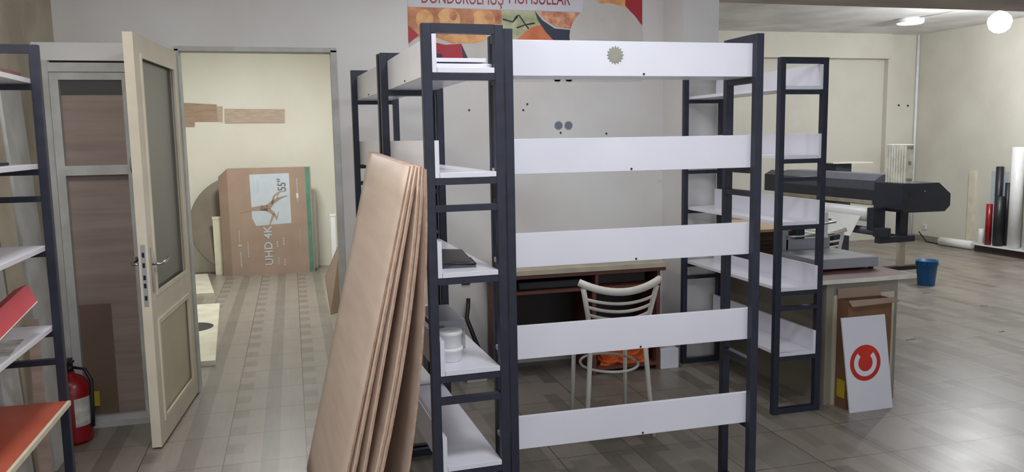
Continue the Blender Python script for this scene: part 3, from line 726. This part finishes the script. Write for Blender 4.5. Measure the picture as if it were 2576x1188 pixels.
MB().prism([(0, 0, 0), (bw, 0, 0), (bw, 0, bh), (.0, 0, bh)], (0, .16, 0)).build('carton_body', 'card', tv)
MB().hexa([(-.105, .09, 0), (0, 0, 0), (0, .16, 0), (-.105, .16, 0), (-.105, .09, bh-.09), (0, 0, bh), (0, .16, bh), (-.105, .16, bh-.09)]).build('side_flap', 'card', tv)
kk = lambda X_, Z_: (X_, Z_)
def tvp(px, mat, name, lay=1, label=None):
    pts = []
    for x, y in px:
        # face coordinates measured in the photo's face: left 592, right 785 (bottom), top 415, bottom 688
        fy = (688-(688-682)*(x-590)/195 - y)/((688-(x-590)*6/195)-(415-(x-597)*3/180))
        xl = 597-(597-590)*(1-fy)*1.0; xr = 777+(785-777)*(1-fy)
        fx = (x-xl)/(xr-xl)
        pts.append((fx*bw, -.0006*lay, fy*bh))
    return MB().prism(pts, (0, -.0006, 0)).build(name, mat, tv, label)
tvp([(765, 412), (774, 412), (783, 680), (773, 681)], 'green', 'stripe', 1, 'green stripe')
tvp([(644, 430), (730, 427), (732, 554), (652, 560), (644, 540)], 'plabel', 'printed_label', 1, 'pale blue label')
# antler like tree print across the label
tr = MB()
def tvxy(x, y):
    fy = (688-(688-682)*(x-590)/195 - y)/((688-(x-590)*6/195)-(415-(x-597)*3/180))
    xl = 597-(597-590)*(1-fy); xr = 777+(785-777)*(1-fy)
    return Vector(((x-xl)/(xr-xl)*bw, -.0022, fy*bh))
def ribbon(pts, w0, w1):
    P = [tvxy(*q) for q in pts]
    for i in range(len(P)-1):
        a, b_ = P[i], P[i+1]; t = (b_-a).normalized(); n = Vector((-t.z, 0, t.x))
        wa = w0+(w1-w0)*i/(len(P)-1); wb = w0+(w1-w0)*(i+1)/(len(P)-1)
        tr.hexa([a-n*wa, b_-n*wb, b_+n*wb, a+n*wa]+[q+Vector((0, -.0006, 0)) for q in (a-n*wa, b_-n*wb, b_+n*wb, a+n*wa)])
ribbon([(618, 523), (644, 517), (664, 515), (680, 514)], .012, .035)
ribbon([(680, 514), (692, 500), (708, 490), (725, 484)], .03, .004)
ribbon([(664, 514), (680, 518), (694, 530), (700, 545)], .03, .006)
ribbon([(690, 505), (695, 485), (708, 474), (722, 472)], .012, .003)
ribbon([(693, 530), (686, 548), (682, 558)], .014, .004)
ribbon([(702, 492), (706, 476)], .006, .003); ribbon([(700, 540), (704, 524)], .006, .003)
tr.build('tree_print', 'card', tv, 'brown branching print')
def tvtext(t_, x, y, size, mat, lay=3, sx=1):
    cu = bpy.data.curves.new('lettering', 'FONT'); cu.body = t_; cu.size = size; cu.extrude = .0005
    if size > .08: cu.offset = .0012
    o = bpy.data.objects.new('lettering', cu); COL.objects.link(o); cu.materials.append(M[mat]); o.parent = tv
    v = tvxy(x, y); o.location = (v.x, -.003, v.z)
    o.rotation_euler = (math.radians(90), math.radians(-90), 0); o.scale = (sx, 1, 1)
    return o
tvtext('UHD 4K', 686, 662, .125, 'plabel')
tvtext('55\u2033', 722, 472, .125, 'ink', sx=.8)
fine = MB()
for (x, y0, y1, wd) in ((612, 665, 625, 3), (612, 612, 606, 9), (612, 600, 570, 2), (630, 640, 600, 2), (700, 660, 640, 2), (714, 662, 645, 2), (698, 615, 598, 3), (713, 610, 590, 3), (661, 474, 440, 4), (748, 500, 440, 2), (752, 610, 570, 1)):
    a, b_ = tvxy(x, y0), tvxy(x, y1)
    n_ = max(2, int(abs(y1-y0)/5))
    for i in range(n_):
        z0 = a.z+(b_.z-a.z)*i/n_; z1_ = a.z+(b_.z-a.z)*(i+.7)/n_
        fine.box(a.x-wd*.0022, a.x+wd*.0022, -.0036, -.003, z0, z1_)
fine.build('fine_print', 'plabel', tv, 'pale unreadable small print')['kind'] = 'stuff'
B(.735, .755, -.0012, 0, .86, .92).build('white_sticker', 'white', tv, 'small white sticker')
def prop(px0, px1, ytop, Y, lab, mat='offw', d=.04):
    a = at(px0, 660, Y=Y); b_ = at(px1, 660, Y=Y); zt_ = at((px0+px1)/2, ytop, Y=Y).z
    o = thing('plastic_channel', lab, 'plastic channel', (a.x, Y, 0), 0, 'pale channels by the storeroom wall'); w_ = b_.x-a.x
    B(0, w_, 0, d, 0, zt_, bev=.003).build('channel', mat, o); B(-.004, w_+.004, -.004, d+.004, zt_-.03, zt_).build('cap', mat, o)
prop(541, 561, 545, 9.668, 'cream channel standing left of the television carton', 'offw', .018)
prop(788, 800, 478, 9.75, 'tall white channel standing right of the television carton', 'white')
prop(836, 848, 537, 9.3, 'white channel standing behind the doorway jamb', 'white')
# marble slabs on floor
sl = thing('marble_slab', 'white marble slab with a black round opening on storeroom floor', 'slab', (0, 0, 0))
MB().prism([(-1.25, 5.67, 0), (-.557, 5.67, 0), (-.66, 7.80, 0), (-1.25, 7.80, 0)][0:0] or [(-1.25, 5.70, 0), (-.563, 5.68, 0), (-.70, 7.75, 0), (-1.25, 7.75, 0)], (0, 0, .035)).build('slab', 'marble', sl)
MB().lathe([(.17, 0), (.17, .003)], (-.84, 6.78, .035), 40).build('round_opening', 'dark', sl, 'black round opening')
tag(MB().prism([(-1.5, 8.35, 0), (-.80, 8.35, 0), (-.98, 9.62, 0), (-1.5, 9.6, 0)], (0, 0, .03)).build('marble_slab', 'marble'), 'plain white marble slab on storeroom floor near the round tabletop', 'slab')
# leaning cardboard sheet by the jamb
a = at(806, 716, Y=7.2); b_ = at(834, 792, Z=0)
tag(MB().prism([(.262, 7.06, .0), (.262+.20, 7.3, 0), (.50, 7.42, .30), (.40, 7.45, .62), (.235, 7.25, .30)], (.004, .0, .004)).build('cardboard_sheet', 'card'), 'tan cardboard sheet leaning on edge inside the storeroom', 'cardboard')
# floor scuffs
for i, (x, y, l_) in enumerate(((2290, 855, .09), (2475, 770, .06), (2520, 835, .06), (2330, 738, .07))):
    p = at(x, y, Z=0); o = B(-l_/2, l_/2, -.004, .004, 0, .002).build('wood_splinter', 'deskd'); o.location = (p.x, p.y, 0); o.rotation_euler = (0, 0, (.1, -.6, .2, -.1)[i])
    tag(o, ('dark splinter on the tiles nearest the logo sign', 'dark splinter on the tiles below the right platform', 'dark splinter on the tiles near the right photo edge', 'dark splinter on the tiles beside the blue bin')[i], 'splinter', 'splinters on the floor tiles')
def text_to_mesh():
    dg = bpy.context.evaluated_depsgraph_get()
    for o in [o for o in bpy.data.objects if o.type == 'FONT']:
        me = bpy.data.meshes.new_from_object(o.evaluated_get(dg)); n = bpy.data.objects.new('lettering_tmp', me); COL.objects.link(n)
        n.parent = o.parent; n.location = o.location; n.rotation_euler = o.rotation_euler; n.scale = o.scale
        bpy.data.objects.remove(o); n.name = 'lettering'; n['label'] = 'printed lettering'
bpy.context.view_layer.update(); text_to_mesh()
# ================================================================ lamps
bp_ = at(2515, 55, Y=6.72)
lb = thing('light_bulb', 'bright bare bulb hanging from the ceiling of right room', 'light', (bp_.x, bp_.y, bp_.z))
MB().lathe([(.01, -.11), (.05, -.1), (.09, -.065), (.11, 0), (.1, .045), (.06, .085), (.02, .105)], (0, 0, 0), 24).build('bulb', 'lampw', lb)
MB().lathe([(.02, .105), (.022, .15)], (0, 0, 0), 16).build('holder', 'machine', lb)
MB().tube([(0, 0, .15), (0, 0, 2.8-bp_.z)], .006).build('cord', 'machine', lb)
p = at(2290, 47, Z=2.8)
cl_ = thing('ceiling_light', 'round white ceiling lamp on the right room ceiling', 'light', (p.x, p.y, 2.8))
MB().lathe([(.14, 0), (.15, -.01), (.15, -.05)], (0, 0, 0), 32).build('rim', 'white', cl_)
MB().lathe([(.145, -.05), (.13, -.06), (.05, -.066)], (0, 0, 0), 32).build('diffuser', 'lampd', cl_)
q = at(2470, 15, Z=2.795)
tag(B(-.006, .006, 0, (Vector((q.x, q.y))-Vector((p.x, p.y))).length, -.012, 0).build('cable_duct', 'beam'), 'thin cable duct on ceiling running to the round lamp', 'cable duct')
o = bpy.data.objects['cable_duct']; o.location = (p.x, p.y-.16, 2.8); o.rotation_euler = (0, 0, math.atan2(q.y-p.y, q.x-p.x)-math.pi/2)
def light(name, kind, loc, e, c, size=None, rot=None, lamp=None, sy=None):
    l = bpy.data.lights.new(name, kind); l.energy = e; l.color = c
    if kind == 'AREA': 
        l.size = size
        if sy: l.shape = 'RECTANGLE'; l.size_y = sy
    elif size: l.shadow_soft_size = size
    o = bpy.data.objects.new(name, l); COL.objects.link(o); o.location = loc
    if rot: o.rotation_euler = rot
    return o
light('front_ceiling_light', 'AREA', (1.0, 1.75, 2.74), 25, (.93, .95, 1), .5)
light('middle_fill_light', 'AREA', (1.3, 3.9, 2.74), 13, (.97, .97, 1), .8)  # added fill to brighten the back wall; no known fixture here
light('left_fill_light', 'AREA', (-.85, 2.5, 2.74), 27, (1, .98, .96), .5)  # added fill lifting the wood sheets and left side, not a real fixture
light('right_fill_light', 'AREA', (4.4, 6.4, 2.74), 26, (.94, .97, 1), .8)  # added fill for the right room, apart from its bulb and round lamp
light('store_light', 'AREA', (-.2, 7.9, 2.74), 60, (.98, .99, 1), .4)
light('shopfront_daylight', 'AREA', (1.5, -2.0, 1.5), 52, (.9, .94, 1), 7, (math.radians(90), 0, 0), sy=2.4)
# ---------------------------------------------------------------- world / view
wd = bpy.data.worlds.new('world'); S.world = wd; wd.use_nodes = True
bg = wd.node_tree.nodes['Background']; bg.inputs[0].default_value = (.8, .87, 1, 1); bg.inputs[1].default_value = .3
S.view_settings.view_transform = 'Standard'; S.view_settings.look = 'None'; S.view_settings.gamma = 1; S.view_settings.exposure = .15
S.view_settings.use_curve_mapping = False
